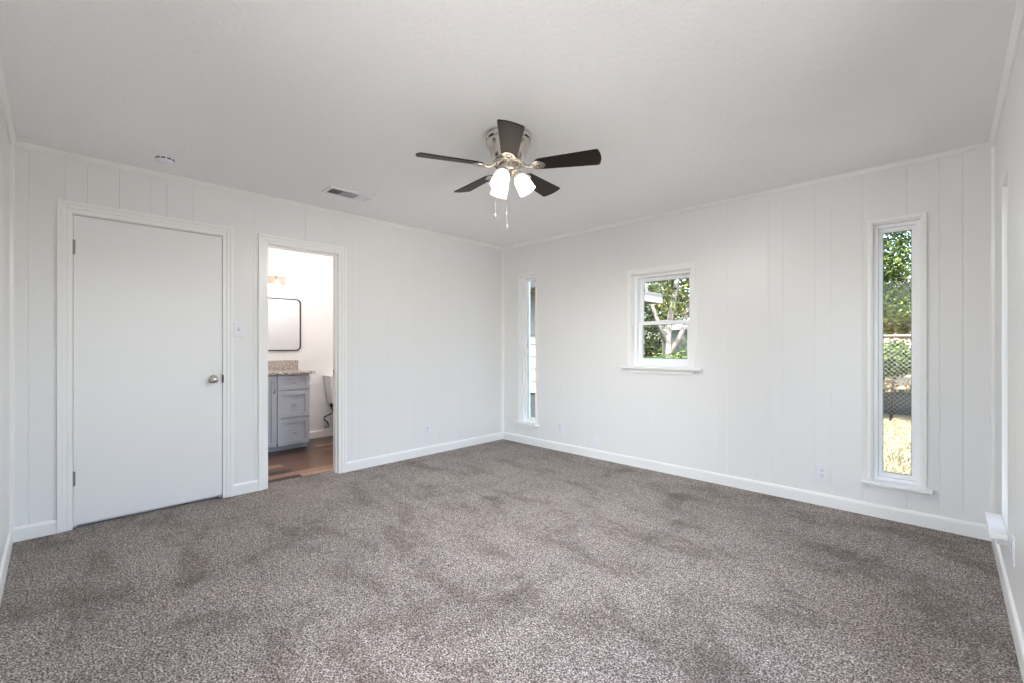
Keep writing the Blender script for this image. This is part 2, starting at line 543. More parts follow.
BBP = [(0, 0), (0.014, 0), (0.014, 0.074), (0.010, 0.086), (0.004, 0.091), (0, 0.091)]
def baseboard(name, runs, label, mat='trim'):
    mb = MB()
    for axis, base, sign, a, b in runs:
        mb.prism([(base + p[0] * sign, p[1]) for p in BBP], axis, a, b)
    tag(mb.build(name, M[mat]), label, 'baseboard', kind='structure')
baseboard('baseboard_left', [('y', 0, 1, -L_A, -4.0), ('y', 0, 1, -3.024, -2.838), ('y', 0, 1, -2.084, 0)], 'white baseboard along the wall with the doors')
baseboard('baseboard_back', [('x', 0, -1, 0.014, W_B - 0.014)], 'white baseboard under the three windows')
baseboard('baseboard_right', [('y', W_B, -1, -L_A, 0)], 'white baseboard along the wall with the corner window')
baseboard('baseboard_front', [('x', -L_A, 1, 0.014, W_B - 0.014)], 'white baseboard left of the closed door')

# ------------------------------------------------------------------ doors
def frame3(mb, u0, u1, zt, d0, d1, wd, inset):
    """two legs and a head of one casing step; outer edges u0, u1, zt; from depth d0 to d1 (local y, negative is into the room)"""
    mb.box(u0 + inset, d0, 0.0, u0 + inset + wd, d1, zt - inset)
    mb.box(u1 - inset - wd, d0, 0.0, u1 - inset, d1, zt - inset)
    mb.box(u0 + inset + wd, d0, zt - inset - wd, u1 - inset - wd, d1, zt - inset)

def casing(root, u0, u1, zt, wd):
    mb = MB()
    frame3(mb, u0, u1, zt, -0.020, 0, wd * 0.30, 0)
    frame3(mb, u0, u1, zt, -0.016, 0, wd * 0.34, wd * 0.30)
    frame3(mb, u0, u1, zt, -0.011, 0, wd * 0.36, wd * 0.64)
    mb.build('casing', M['trim'], root, bevel=0.002)

def hinge(root, u, z, y=-0.004):
    mb = MB()
    for k in range(5):
        mb.lathe([(0.0062, 0), (0.0068, 0.001), (0.0068, 0.0168), (0.0062, 0.0178)], 12, Matrix.Translation((u, y, z - 0.0445 + k * 0.0178)))
    mb.box(u - 0.012, y + 0.004, z - 0.0445, u + 0.012, y + 0.0065, z + 0.0445)
    mb.lathe([(0.002, -0.006), (0.0065, -0.003), (0.0065, 0)], 12, Matrix.Translation((u, y, z - 0.0445)))
    mb.lathe([(0.0065, 0), (0.0065, 0.003), (0.002, 0.006)], 12, Matrix.Translation((u, y, z + 0.0445)))
    return mb.build('hinge', M['steel'], root)

RA = rad(90)                                      # wall_left: local x = y, local y = -x
d1 = thing('door_1', 'closed plain white door with a round nickel knob', 'door', (0, 0, 0), RA, kind='structure')
casing(d1, -4.0, -3.018, 2.130, 0.072)
MB().box(-3.926, 0.001, 0.026, -3.0905, 0.036, 2.047).build('slab', M['door'], d1, bevel=0.002)
jb = MB()
jb.box(-3.95, 0.037, 0, -3.91, 0.112, 2.075).box(-3.105, 0.037, 0, -3.065, 0.112, 2.075).box(-3.91, 0.037, 2.03, -3.105, 0.112, 2.075)
jb.box(-3.91, 0.06, 0.0, -3.105, 0.09, 0.03)
jb.build('jamb', M['trim'], d1)
hinge(d1, -3.927, 1.838)
hinge(d1, -3.927, 0.328)
kn = MB()
ROT = Matrix.Translation((-3.152, 0, 0.935)) @ Matrix.Rotation(rad(90), 4, 'X')     # local z -> into the room (-y)
kn.lathe([(0.010, 0.004), (0.010, 0.026), (0.016, 0.030), (0.0245, 0.036), (0.0275, 0.045), (0.0265, 0.054), (0.020, 0.061), (0.008, 0.0645)], 28, ROT)
k_o = kn.build('knob', M['nickel'], d1)
MB().lathe([(0.0325, 0.0), (0.0325, 0.003), (0.028, 0.007), (0.012, 0.009)], 28, ROT).build('rose', M['nickel'], k_o)
MB().box(-3.0935, -0.0135, 0.905, -3.083, 0.0, 0.967).build('strike_plate', M['bronze'], d1, bevel=0.001)

d2 = thing('door_2', 'open doorway in white casing leading to the bathroom', 'doorway', (0, 0, 0), RA, kind='structure')
casing(d2, -2.838, -2.086, 2.120, 0.073)
jb = MB()
jb.box(-2.779, -0.001, 0, -2.761, 0.113, 2.044).box(-2.158, -0.001, 0, -2.140, 0.113, 2.044).box(-2.779, -0.001, 2.044, -2.140, 0.113, 2.062)
jb.build('jamb', M['trim'], d2)
st = MB()
st.box(-2.761, 0.036, 0, -2.752, 0.074, 2.032).box(-2.167, 0.036, 0, -2.158, 0.074, 2.032).box(-2.761, 0.036, 2.032, -2.158, 0.074, 2.044)
st.build('door_stop', M['trim'], d2)
MB().box(-2.779, 0.118, 0.012, -2.745, 0.698, 2.035).build('slab', M['door'], d2, bevel=0.002)
for z in (0.30, 1.83):
    hinge(d2, -2.756, z, 0.112)
MB().box(-2.1595, 0.080, 0.90, -2.1555, 0.108, 0.965).build('strike_plate', M['bronze'], d2, bevel=0.0008)

# ------------------------------------------------------------------ windows
def window(name, org, rz, op, hung, cw, label, out=0.055, cased=True):
    u0, u1, z0, z1 = op
    z0 += 0.002
    r = thing(name, label, 'window', org, rz, kind='structure')
    cs = MB()
    cs.box(u0 - cw, -0.018, z0, u0, 0, z1 + cw).box(u1, -0.018, z0, u1 + cw, 0, z1 + cw).box(u0, -0.018, z1, u1, 0, z1 + cw)
    if hung:                                      # a second, lower step inside the casing
        cs.box(u0 - cw - 0.012, -0.008, z0, u0 - cw, 0, z1 + cw + 0.012).box(u1 + cw, -0.008, z0, u1 + cw + 0.012, 0, z1 + cw + 0.012)
        cs.box(u0 - cw, -0.008, z1 + cw, u1 + cw, 0, z1 + cw + 0.012)
    if cased:
        cs.build('casing', M['trim'], r, bevel=0.003)
    jm = MB()
    t = 0.008
    jm.box(u0, -0.001, z0, u0 + t, 0.15, z1).box(u1 - t, -0.001, z0, u1, 0.15, z1).box(u0 + t, -0.001, z1 - t, u1 - t, 0.15, z1)
    jm.build('jamb', M['trim'], r)
    e = (0.10 if hung else 0.05) if cased else 0.035
    sl = MB().box(u0 - cw - e * 0.6, -out, z0 - 0.022, u1 + cw + e * 0.6, -0.0005, z0).box(u0 + 0.001, -0.0005, z0 - 0.026, u1 - 0.001, 0.075, z0)
    sl.build('sill', M['trim'], r, bevel=0.004)
    az, ah = z0 - 0.022, 0.038
    p0, p1 = u0 - cw + 0.004, u1 + cw - 0.004
    ad = 0.019 if cased else 0.036
    MB().prism([(p0, az), (p1, az), (p1 - 0.022, az - ah * 0.8), (p1 - 0.03, az - ah), (p0 + 0.03, az - ah), (p0 + 0.022, az - ah * 0.8)], 'y', -ad, 0).build('apron', M['trim'], r, bevel=0.001)
    def ring(mb, a, b, c, d, wd, y0, y1, wb=None, wt=None):
        wb = wb or wd; wt = wt or wd
        mb.box(a, y0, c, a + wd, y1, d).box(b - wd, y0, c, b, y1, d).box(a + wd, y0, c, b - wd, y1, c + wb).box(a + wd, y0, d - wt, b - wd, y1, d)
    a, b, c, d = u0 + t, u1 - t, z0, z1 - t
    fr = MB()
    ring(fr, a, b, c, d, 0.024, 0.040, 0.15)
    fr.build('frame', M['vinyl'], r, bevel=0.003)
    a += 0.024; b -= 0.024; c += 0.024; d -= 0.024
    def sash(nm, c, d, y0, wd, wb, wt):
        s = MB()
        ring(s, a, b, c, d, wd, y0, y0 + 0.026, wb, wt)
        so = s.build(nm, M['vinyl'], r, bevel=0.003)
        sp = MB()
        ring(sp, a + wd - 0.001, b - wd + 0.001, c + wb - 0.001, d - wt + 0.001, 0.004, y0 + 0.010, y0 + 0.016)
        sp.build('spacer', M['spacer'], so)
        MB().box(a + wd, y0 + 0.012, c + wb, b - wd, y0 + 0.014, d - wt).build('glass', M['glass'], so)
        return so
    if hung:
        zm = 1.415
        sash('upper_sash', zm - 0.018, d, 0.112, 0.034, 0.036, 0.034)
        lo = sash('lower_sash', c, zm + 0.018, 0.078, 0.040, 0.055, 0.036)
        lk = MB().box(0.5 * (a + b) - 0.03, 0.070, zm + 0.018, 0.5 * (a + b) + 0.03, 0.10, zm + 0.026)
        lk.build('sash_lock', M['vinyl'], lo, bevel=0.002)
    else:
        sash('sash', c, d, 0.070, 0.022, 0.030, 0.030)
    return r
window('window_1', (0, 0, 0), 0, W1, False, 0.024, 'slim tall white window beside the far corner')
window('window_2', (0, 0, 0), 0, W2, True, 0.040, 'small white two sash window in the middle of the wall')
window('window_3', (0, 0, 0), 0, W3, False, 0.024, 'slim tall white window showing straw coloured lawn and wire fence')
window('window_4', (W_B, 0, 0), rad(-90), W4, False, 0.0, 'slim tall white window on the right wall, seen edge on', 0.062, False)

window('fill_window_right', (W_B, 0, 0), rad(-90), W5, True, 0.040, 'unseen wide window added on the right wall for fill daylight', 0.019)  # out of view, added to bring daylight onto the door wall
window('fill_window_front', (W_B, -L_A, 0), rad(180), W6, True, 0.040, 'unseen wide window added facing the three windows for fill daylight', 0.019)  # out of view as well, added to light the back wall and ceiling

# ------------------------------------------------------------------ wall plates
def plate_box(mb, w_, h_, t=0.006):
    mb.box(-w_ / 2, -t, -h_ / 2, w_ / 2, 0, h_ / 2)
def make_outlet(label, w_=0.074, h_=0.118):
    r = thing('wall_outlet', label, 'outlet', group='duplex wall outlets')
    p = MB(); plate_box(p, w_, h_)
    p.build('plate', M['plate'], r, bevel=0.0025)
    for s in (-1, 1):
        zc = s * 0.0195
        poly = [(0.0165 * math.cos(t) * 1.02, max(-0.0138, min(0.0138, 0.0172 * math.sin(t))) + zc) for t in [2 * PI * k / 28 for k in range(28)]]
        rc = MB().prism(poly, 'y', -0.0085, -0.006).build('receptacle', M['plate'], r)
        sl = MB()
        sl.box(-0.0078, -0.0089, zc + 0.001, -0.0048, -0.0083, zc + 0.0105)
        sl.box(0.0048, -0.0089, zc + 0.002, 0.0076, -0.0083, zc + 0.0100)
        sl.lathe([(0.0033, -0.0089), (0.0033, -0.0083)], 12, Matrix.Translation((0, 0, zc - 0.0068)) @ Matrix.Rotation(rad(-90), 4, 'X') @ Matrix.Scale(1, 4))
        sl.build('slots', M['dark'], rc)
    MB().lathe([(0.003, 0.0062), (0.003, 0.0072)], 12, Matrix.Rotation(rad(90), 4, 'X')).build('screw', M['plate'], r)
    return r
o0 = make_outlet('white wall outlet nearest window showing the lawn')
o0.location = (3.404, 0, 0.243)
dup(o0, (0.929, 0, 0.270), 0, 'white wall outlet low beside the slim far corner window')
dup(o0, (0, -1.166, 0.270), RA, 'white wall outlet right of the open bathroom doorway')
dup(o0, (W_B, -1.14, 0.318), rad(-90), 'white wall outlet under the corner window, seen edge on')
bp = thing('wall_plate', 'white cable wall plate low on wall left of the small window', 'wall plate', (1.398, 0, 0.170))
p = MB(); plate_box(p, 0.072, 0.116)
p.build('plate', M['plate'], bp, bevel=0.0025)
MB().box(-0.017, -0.0085, -0.034, 0.017, -0.006, 0.034).build('insert', M['plate'], bp, bevel=0.001)
MB().lathe([(0.0048, 0.0085), (0.0048, 0.017), (0.002, 0.017)], 12, Matrix.Rotation(rad(90), 4, 'X')).build('cable_socket', M['plate'], bp)
sw = thing('light_switch', 'white toggle light switch between the two doors', 'switch', (0, -2.977, 1.325), RA)
p = MB(); plate_box(p, 0.072, 0.117)
p.build('plate', M['plate'], sw, bevel=0.0025)
MB().prism([(-0.006, -0.012), (-0.0075, -0.012), (-0.018, 0.002), (-0.016, 0.009), (-0.006, 0.011)], 'x', -0.005, 0.005).build('toggle', M['ventwhite'], sw)
MB().box(-0.0062, -0.0066, -0.0125, 0.0062, -0.0058, 0.0125).build('toggle_slot', M['dark'], sw)

# ------------------------------------------------------------------ smoke detector and ceiling vent
sd = thing('smoke_detector', 'round white smoke detector on the ceiling above the closed door', 'smoke detector', (0.365, -3.50, H))
MB().lathe([(0.066, 0.0), (0.068, -0.002), (0.068, -0.010), (0.0675, -0.020), (0.0675, -0.024),
            (0.066, -0.034), (0.058, -0.040), (0.03, -0.043), (0.002, -0.0435)], 48).build('body', M['detector'], sd)
for k in range(10):
    t0, t1 = 2 * PI * (k + 0.13) / 10, 2 * PI * (k + 0.87) / 10
    pts = []
    for q in range(7):
        t = t0 + (t1 - t0) * q / 6
        pts.append((0.0690 * math.cos(t), 0.0690 * math.sin(t)))
    for q in range(6, -1, -1):
        t = t0 + (t1 - t0) * q / 6
        pts.append((0.0640 * math.cos(t), 0.0640 * math.sin(t)))
    MB().prism(pts, 'z', -0.023, -0.0125).build('slot', M['dark'], sd)
MB().lathe([(0.009, -0.043), (0.009, -0.0465), (0.002, -0.047)], 20, Matrix.Translation((0.025, 0.01, 0))).build('test_button', M['detector'], sd)

sd.scale = (0.74, 0.74, 0.86)

cv = thing('ceiling_vent', 'white slatted air vent on the ceiling above the bathroom doorway', 'vent', (0.552, -2.318, H))
vw, vl = 0.085, 0.190                             # half sizes along x and y
fr = MB()
for a, b, c, d in ((-vw, -vl, vw, -vl + 0.026), (-vw, vl - 0.026, vw, vl), (-vw, -vl + 0.026, -vw + 0.026, vl - 0.026), (vw - 0.026, -vl + 0.026, vw, vl - 0.026)):
    fr.box(a, b, -0.009, c, d, 0)
fr.box(-vw + 0.02, -0.066, -0.008, vw - 0.02, -0.058, 0).box(-vw + 0.02, 0.058, -0.008, vw - 0.02, 0.066, 0)
fr.build('frame', M['ventwhite'], cv, bevel=0.002)
MB().box(-vw + 0.02, -vl + 0.02, -0.002, vw - 0.02, vl - 0.02, -0.0005).build('duct', M['dark'], cv)
def slat(x0, y0, x1, y1, tilt, axis):
    cx_, cy_ = (x0 + x1) / 2, (y0 + y1) / 2
    mt = Matrix.Translation((cx_, cy_, -0.010)) @ Matrix.Rotation(tilt, 4, axis)
    MB().box(x0 - cx_, y0 - cy_, -0.0006, x1 - cx_, y1 - cy_, 0.0006, mt).build('slat', M['ventwhite'], cv)
for k in range(7):
    y = -vl + 0.034 + k * 0.0140
    slat(-vw + 0.024, y - 0.0055, vw - 0.024, y + 0.0055, rad(48), 'X')
    y = vl - 0.034 - k * 0.0140
    slat(-vw + 0.024, y - 0.0055, vw - 0.024, y + 0.0055, rad(-25), 'X')
for k in range(8):
    x = -vw + 0.032 + k * 0.0151
    slat(x - 0.006, -0.057, x + 0.006, 0.057, rad(40), 'Y')

# ------------------------------------------------------------------ ceiling fan
FX, FY = 2.210, -2.132
fan = thing('ceiling_fan', 'nickel ceiling fan with five dark wood blades and three lit glass shades', 'ceiling fan', (FX, FY, H))
ZB = 2.253 - H                                     # blade plane, fan coordinates hang below the ceiling
hs = MB()
hs.lathe([(0.118, 0.0), (0.132, -0.003), (0.135, -0.010), (0.135, -0.020), (0.129, -0.024), (0.129, -0.040), (0.133, -0.043), (0.133, -0.052),
          (0.126, -0.060), (0.113, -0.090), (0.105, -0.120), (0.099, -0.142), (0.090, -0.152), (0.06, -0.156)], 56)
hous = hs.build('motor_housing', M['nickel'], fan)
for k in range(10):
    t = 2 * PI * k / 10 + 0.2
    mt = Matrix.Rotation(t, 4, 'Z')
    MB().box(0.1275, -0.020, -0.038, 0.1302, 0.020, -0.027, mt).build('vent_slot', M['dark'], hous)
MB().lathe([(0.05, -0.156), (0.088, -0.158), (0.092, -0.163), (0.092, -0.170), (0.086, -0.175), (0.05, -0.177)], 48).build('flywheel', M['nickel'], fan)
MB().lathe([(0.05, -0.177), (0.060, -0.178), (0.063, -0.184), (0.063, -0.212), (0.059, -0.218), (0.048, -0.229), (0.026, -0.238), (0.010, -0.241), (0.004, -0.246)], 40).build('switch_housing', M['nickel'], fan)

def rounded_blade():
    """outline in (u outward, v across): narrow rounded root, wider tip with soft corners"""
    pts = []
    r0, r1 = 0.155, 0.533
    def hw(u):
        return 0.046 + (0.068 - 0.046) * min(1.0, (u - r0) / (r1 - r0))
    for k in range(9):                             # rounded root
        t = PI / 2 + PI * k / 8
        pts.append((r0 + 0.036 + 0.036 * math.cos(t), hw(r0 + 0.03) * math.sin(t)))
    c = 0.016
    wv = hw(r1)
    for k in range(6):                             # tip corner on -v
        t = -PI / 2 + (PI / 2) * k / 5
        pts.append((r1 - c + c * math.cos(t), -wv + c + c * math.sin(t)))
    pts.append((r1 + 0.007, -wv * 0.4)); pts.append((r1 + 0.009, 0)); pts.append((r1 + 0.007, wv * 0.4))
    for k in range(6):
        t = (PI / 2) * k / 5
        pts.append((r1 - c + c * math.cos(t), wv - c + c * math.sin(t)))
    return pts
TILT = rad(-14.0)
A0 = math.radians(-43.98)
for k in range(5):
    ang = A0 + k * 2 * PI / 5
    RZ = Matrix.Rotation(ang, 4, 'Z')
    TP = Matrix.Translation((0, 0, ZB)) @ RZ @ Matrix.Rotation(TILT, 4, 'X')
    b = MB().prism(rounded_blade(), 'z', -0.003, 0.003).build('blade', M['blade'], fan, bevel=0.0015)
    b.matrix_local = TP
    ir = MB()                                      # blade iron: curved arm and a rounded plate under the blade
    pl = [(0.176 + 0.046 * math.cos(t) * (1.0 if math.cos(t) > 0 else 0.75), 0.037 * math.sin(t)) for t in [2 * PI * q / 24 for q in range(24)]]
    ir.prism(pl, 'z', -0.0085, -0.0032)
    pl2 = [(0.172 + 0.028 * math.cos(t), 0.021 * math.sin(t)) for t in [2 * PI * q / 20 for q in range(20)]]
    ir.prism(pl2, 'z', -0.0105, -0.0085)
    inv = Matrix.Rotation(-TILT, 4, 'X')
    arm = []
    for q in range(9):
        s = q / 8
        arm.append((0.078 + 0.075 * s, 0, 0.016 - 0.024 * s - 0.012 * math.sin(PI * s)))
    ir.tube(arm, [0.012 - 0.003 * math.sin(PI * q / 8) for q in range(9)], 10)
    for q in (-1, 1):
        ir.lathe([(0.005, -0.013), (0.005, -0.0105), (0.002, -0.0105)], 10, Matrix.Translation((0.178, 0.013 * q, 0)))
    ir.build('blade_iron', M['nickel'], b)

def lamp(ang):
    AX = Matrix.Rotation(ang, 4, 'Z') @ Matrix.Translation((0.046, 0, -0.212)) @ Matrix.Rotation(rad(-31), 4, 'Y')   # local -z points down and outward
    hd = MB()
    hd.lathe([(0.012, 0.020), (0.013, 0.0), (0.021, -0.006), (0.027, -0.014), (0.0285, -0.024), (0.0275, -0.030)], 28)
    for q in range(3):
        t = 2 * PI * q / 3
        hd.lathe([(0.0035, 0.027), (0.0035, 0.036)], 8, Matrix.Rotation(t, 4, 'Z') @ Matrix.Translation((0, 0, -0.022)) @ Matrix.Rotation(rad(90), 4, 'Y'))
    h_ = hd.build('lamp_holder', M['nickel'], fan)
    h_.matrix_local = AX
    sh = MB()
    out = [(0.0245, -0.020), (0.0255, -0.028), (0.034, -0.036), (0.042, -0.050), (0.0475, -0.070), (0.050, -0.095), (0.0515, -0.118), (0.053, -0.135)]
    prof = out + [(r - 0.003, z) for r, z in out[::-1]]
    prof.append(out[0])
    sh.lathe(prof, 36, closed=False)
    sh.build('lamp_shade', M['shade'], h_)
    bl = MB().lathe([(0.003, -0.030), (0.013, -0.031), (0.0135, -0.048), (0.020, -0.058), (0.0265, -0.075), (0.0265, -0.086), (0.020, -0.098), (0.010, -0.104), (0.002, -0.1055)], 24)
    bl.build('bulb', M['bulb'], h_)
    ld = bpy.data.lights.new('fan_lamp_light', 'POINT')
    ld.energy = FAN_LAMP_W
    ld.color = FAN_LAMP_COL
    ld.shadow_soft_size = 0.022
    lo = bpy.data.objects.new('fan_lamp_light', ld)
    COL.objects.link(lo)
    lo.parent = h_
    lo.location = (0, 0, -0.106)
CAMANG = math.atan2(0.698, 0.716)                 # image right direction on the floor plan: (0.716, 0.698)
for a in (3, 123, 243):
    lamp(CAMANG + rad(a))
def chain(dx, dz_top, dz_bot):
    x, y = dx
    mb = MB()
    n = int((dz_top - dz_bot) / 0.0052)
    for k in range(n):
        mb.lathe([(0.0006, 0.0022), (0.0018, 0.0012), (0.0018, -0.0012), (0.0006, -0.0022)], 6, Matrix.Translation((x, y, dz_top - k * 0.0052)))
    mb.tube([(x, y, dz_top), (x, y, dz_bot)], 0.0007, 5)
    c = mb.build('pull_chain', M['steel'], fan)
    MB().lathe([(0.0015, 0.014), (0.0035, 0.010), (0.0048, 0.002), (0.0050, -0.006), (0.0035, -0.012), (0.001, -0.013)], 14, Matrix.Translation((x, y, dz_bot - 0.008))).build('pull_fob', M['steel'], c)
RT = Vector((0.716, 0.698)) ; FW = Vector((-0.698, 0.716))
q = RT * -0.079 + FW * -0.005
chain((q.x, q.y), 2.225 - H, 1.970 - H)
q = RT * -0.009 + FW * -0.006
chain((q.x, q.y), 2.205 - H, 1.905 - H)

# ------------------------------------------------------------------ the bathroom behind the doorway
BX, BY0, BY1 = -1.78, -2.95, -0.85
def slab_wall(name, x0, y0, x1, y1, label):
    tag(MB().box(x0, y0, 0, x1, y1, H).build(name, M['bathwall']), label, 'wall', kind='structure')
slab_wall('wall_bathroom', BX - 0.12, -4.35, BX, -0.75, 'warm white bathroom wall behind the vanity')
slab_wall('wall_bathroom_side', BX, BY1, -TH, -0.75, 'bathroom side wall beyond the toilet')
slab_wall('wall_bathroom_end', BX, BY0 - 0.1, -TH, BY0, 'bathroom end wall left of the vanity')
tag(MB().box(BX, -4.35, -0.1, -TH, -0.75, -0.003).build('floor_bathroom', M['plank']), 'brown wood plank floor of the bathroom', 'floor', kind='structure')
tag(MB().box(BX - 0.12, -4.35, H, -TH, -0.75, H + 0.08).build('ceiling_bathroom', M['bathwall']), 'white ceiling of the bathroom', 'ceiling', kind='structure')
baseboard('baseboard_bathroom', [('y', BX, 1, -1.915, BY1)], 'white baseboard behind the toilet')

VX = -1.27                                        # front face of the vanity
VY0, VY1 = -2.92, -1.915
vb = thing('vanity_cabinet', 'grey shaker vanity cabinet under the granite top', 'cabinet', (0, 0, 0))
bd = MB()
bd.box(BX + 0.002, VY0, 0.10, VX - 0.022, VY1, 0.866)
bd.box(VX - 0.022, VY0, 0.10, VX - 0.019, VY1, 0.866)
bd.box(BX + 0.002, VY0, 0.0, VX - 0.085, VY1 + -0.004, 0.10)
bd.build('body', M['cabinet'], vb, bevel=0.0015)
def shaker(nm, y0, y1, z0, z1, rail=0.045):
    mb = MB()
    mb.box(VX - 0.019, y0, z0, VX, y0 + rail, z1).box(VX - 0.019, y1 - rail, z0, VX, y1, z1)
    mb.box(VX - 0.019, y0 + rail, z0, VX, y1 - rail, z0 + rail).box(VX - 0.019, y0 + rail, z1 - rail, VX, y1 - rail, z1)
    mb.box(VX - 0.019, y0 + rail, z0 + rail, VX - 0.013, y1 - rail, z1 - rail)
    return mb.build(nm, M['cabinet'], vb, bevel=0.0015)
KR = Matrix.Rotation(rad(90), 4, 'Y')
for z0, z1, rl in ((0.696, 0.856, 0.038), (0.382, 0.678, 0.047), (0.068, 0.364, 0.047)):
    dr = shaker('drawer', -2.272, -1.926, z0, z1, rl)
    MB().lathe([(0.007, 0), (0.006, 0.012), (0.012, 0.017), (0.0155, 0.022), (0.0145, 0.028), (0.004, 0.031)], 18,
               Matrix.Translation((VX, -2.098, (z0 + z1) / 2 - 0.004)) @ KR).build('knob', M['nickel'], dr)
for y0, y1, py in ((-2.585, -2.284, -2.312), (-2.90, -2.592, -2.866)):
    dd = shaker('door', y0, y1, 0.068, 0.856, 0.05)
    MB().tube([(VX, py, 0.780), (VX + 0.022, py, 0.780), (VX + 0.028, py, 0.770), (VX + 0.028, py, 0.680), (VX + 0.022, py, 0.670), (VX, py, 0.670)], 0.0055, 10).build('handle', M['nickel'], dd)
ct = thing('vanity_countertop', 'speckled beige granite vanity top with backsplash', 'countertop', (0, 0, 0))
MB().box(BX + 0.002, VY0 - 0.02, 0.867, VX + 0.035, -1.872, 0.897).build('slab', M['granite'], ct, bevel=0.006, seg=3)
MB().box(BX + 0.002, VY0 - 0.02, 0.8975, BX + 0.022, -1.872, 1.012).build('backsplash', M['granite'], ct, bevel=0.002)

mr = thing('wall_mirror', 'rounded mirror in a thin black frame above the vanity', 'mirror', (BX + 0.002, 0, 0))
def rrect(y0, y1, z0, z1, r, n=8):
    pts = []
    for cy, cz, t0 in ((y1 - r, z1 - r, 0), (y0 + r, z1 - r, 90), (y0 + r, z0 + r, 180), (y1 - r, z0 + r, 270)):
        for k in range(n + 1):
            t = rad(t0 + 90 * k / n)
            pts.append((cy + r * math.cos(t), cz + r * math.sin(t)))
    return pts
my0, my1, mz0, mz1 = -2.62, -1.838, 1.128, 1.772
o_, i_ = rrect(my0, my1, mz0, mz1, 0.055), rrect(my0 + 0.013, my1 - 0.013, mz0 + 0.013, mz1 - 0.013, 0.043)
n = len(o_)
vs = [(0, *p) for p in o_] + [(0, *p) for p in i_] + [(0.025, *p) for p in o_] + [(0.025, *p) for p in i_]
fs = []
for k in range(n):
    k2 = (k + 1) % n
    fs += [(k, k2, 2 * n + k2, 2 * n + k), (2 * n + k, 2 * n + k2, 3 * n + k2, 3 * n + k), (n + k2, n + k, 3 * n + k, 3 * n + k2), (k2, k, n + k, n + k2)]
MB().add(vs, fs).build('frame', M['black'], mr)
MB().prism(i_, 'x', 0.004, 0.015).build('glass', M['mirror'], mr)

vl_ = thing('vanity_light', 'lit vanity light bar with amber glass above the mirror', 'wall light', (BX, 0, 0))
MB().box(0, -2.50, 2.028, 0.100, -2.028, 2.042).box(0, -2.42, 1.99, 0.018, -2.12, 2.05).build('bar', M['nickel'], vl_, bevel=0.002)
for k in range(4):
    yc = -2.438 + k * 0.1165
    sh = MB()
    pr = [(0.050, 2.027), (0.050, 1.925), (0.046, 1.925), (0.046, 2.027), (0.050, 2.027)]
    sh.lathe([(r, z) for r, z in pr], 24, Matrix.Translation((0.058, yc, 0)), closed=False)
    so = sh.build('glass_shade', M['bathshade'], vl_)
    MB().lathe([(0.010, 2.027), (0.012, 2.015), (0.020, 1.995), (0.022, 1.975), (0.016, 1.958), (0.003, 1.952)], 18, Matrix.Translation((0.058, yc, 0))).build('bulb', M['bathbulb'], so)
for k in range(2):
    ld = bpy.data.lights.new('vanity_lamp_light', 'POINT')
    ld.energy = BATH_LAMP_W
    ld.color = (1.0, 0.91, 0.84)
    ld.shadow_soft_size = 0.03
    lo = bpy.data.objects.new('vanity_lamp_light', ld)
    COL.objects.link(lo)
    lo.parent = vl_
    lo.location = (0.058, -2.38 + k * 0.233, 1.90)

bl_ = thing('bath_fill_lamp', 'unseen round glass light added over the bathroom floor as fill', 'ceiling light', (-0.70, -1.72, H))  # unseen fixture, added as the main light of the bathroom
MB().lathe([(0.15, 0), (0.155, -0.012), (0.14, -0.02)], 36).build('base', M['nickel'], bl_)
MB().lathe([(0.145, -0.02), (0.150, -0.035), (0.135, -0.065), (0.09, -0.085), (0.004, -0.092)], 36).build('glass_bowl', M['bathshade'], bl_)
ld = bpy.data.lights.new('bathroom_fill_light', 'POINT')
ld.energy = BATH_FILL_W
ld.color = (1.0, 0.955, 0.925)
ld.shadow_soft_size = 0.08
lo = bpy.data.objects.new('bathroom_fill_light', ld)
COL.objects.link(lo)
lo.parent = bl_
lo.location = (0, 0, -0.19)

tl = thing('toilet', 'white toilet tank and bowl beside the vanity', 'toilet', (0, 0, 0))
TC = -1.325                                       # centre line along y
def taper_box(mb, x0, x1, hw0, hw1, z0, z1, r0=0.03, sh=0.0):
    lo_, hi_ = [], []
    for pts, hw, xx in ((lo_, hw0, x1 - sh), (hi_, hw1, x1)):
        for cx_, cy_, t0 in ((xx - r0, hw - r0, 0), (x0 + 0.01, hw - 0.01, 90), (x0 + 0.01, -hw + 0.01, 180), (xx - r0, -hw + r0, 270)):
            rr = r0 if cx_ > x0 + 0.02 else 0.01
            for k in range(6):
                t = rad(t0 + 90 * k / 5)
                pts.append((cx_ + rr * math.cos(t), TC + cy_ + rr * math.sin(t)))
    n = len(lo_)
    vs = [(*p, z0) for p in lo_] + [(*p, z1) for p in hi_]
    fs = [tuple(range(n))[::-1], tuple(range(n, 2 * n))] + [(k, (k + 1) % n, (k + 1) % n + n, k + n) for k in range(n)]
    mb.add(vs, fs)
t_ = MB(); taper_box(t_, BX + 0.015, BX + 0.205, 0.175, 0.225, 0.44, 0.775, sh=0.03)
t_.build('tank', M['porcelain'], tl, bevel=0.008, seg=3)
t_ = MB(); taper_box(t_, BX + 0.012, BX + 0.215, 0.232, 0.236, 0.776, 0.806)
t_.build('tank_lid', M['porcelain'], tl, bevel=0.008, seg=3)
MB().lathe([(0.010, 0), (0.010, 0.012), (0.004, 0.014)], 12, Matrix.Translation((BX + 0.200, TC - 0.115, 0.705)) @ KR).tube(
    [(BX + 0.210, TC - 0.115, 0.705), (BX + 0.214, TC - 0.09, 0.702), (BX + 0.214, TC - 0.05, 0.696)], 0.005, 8).build('flush_lever', M['steel'], tl)
bw = MB()
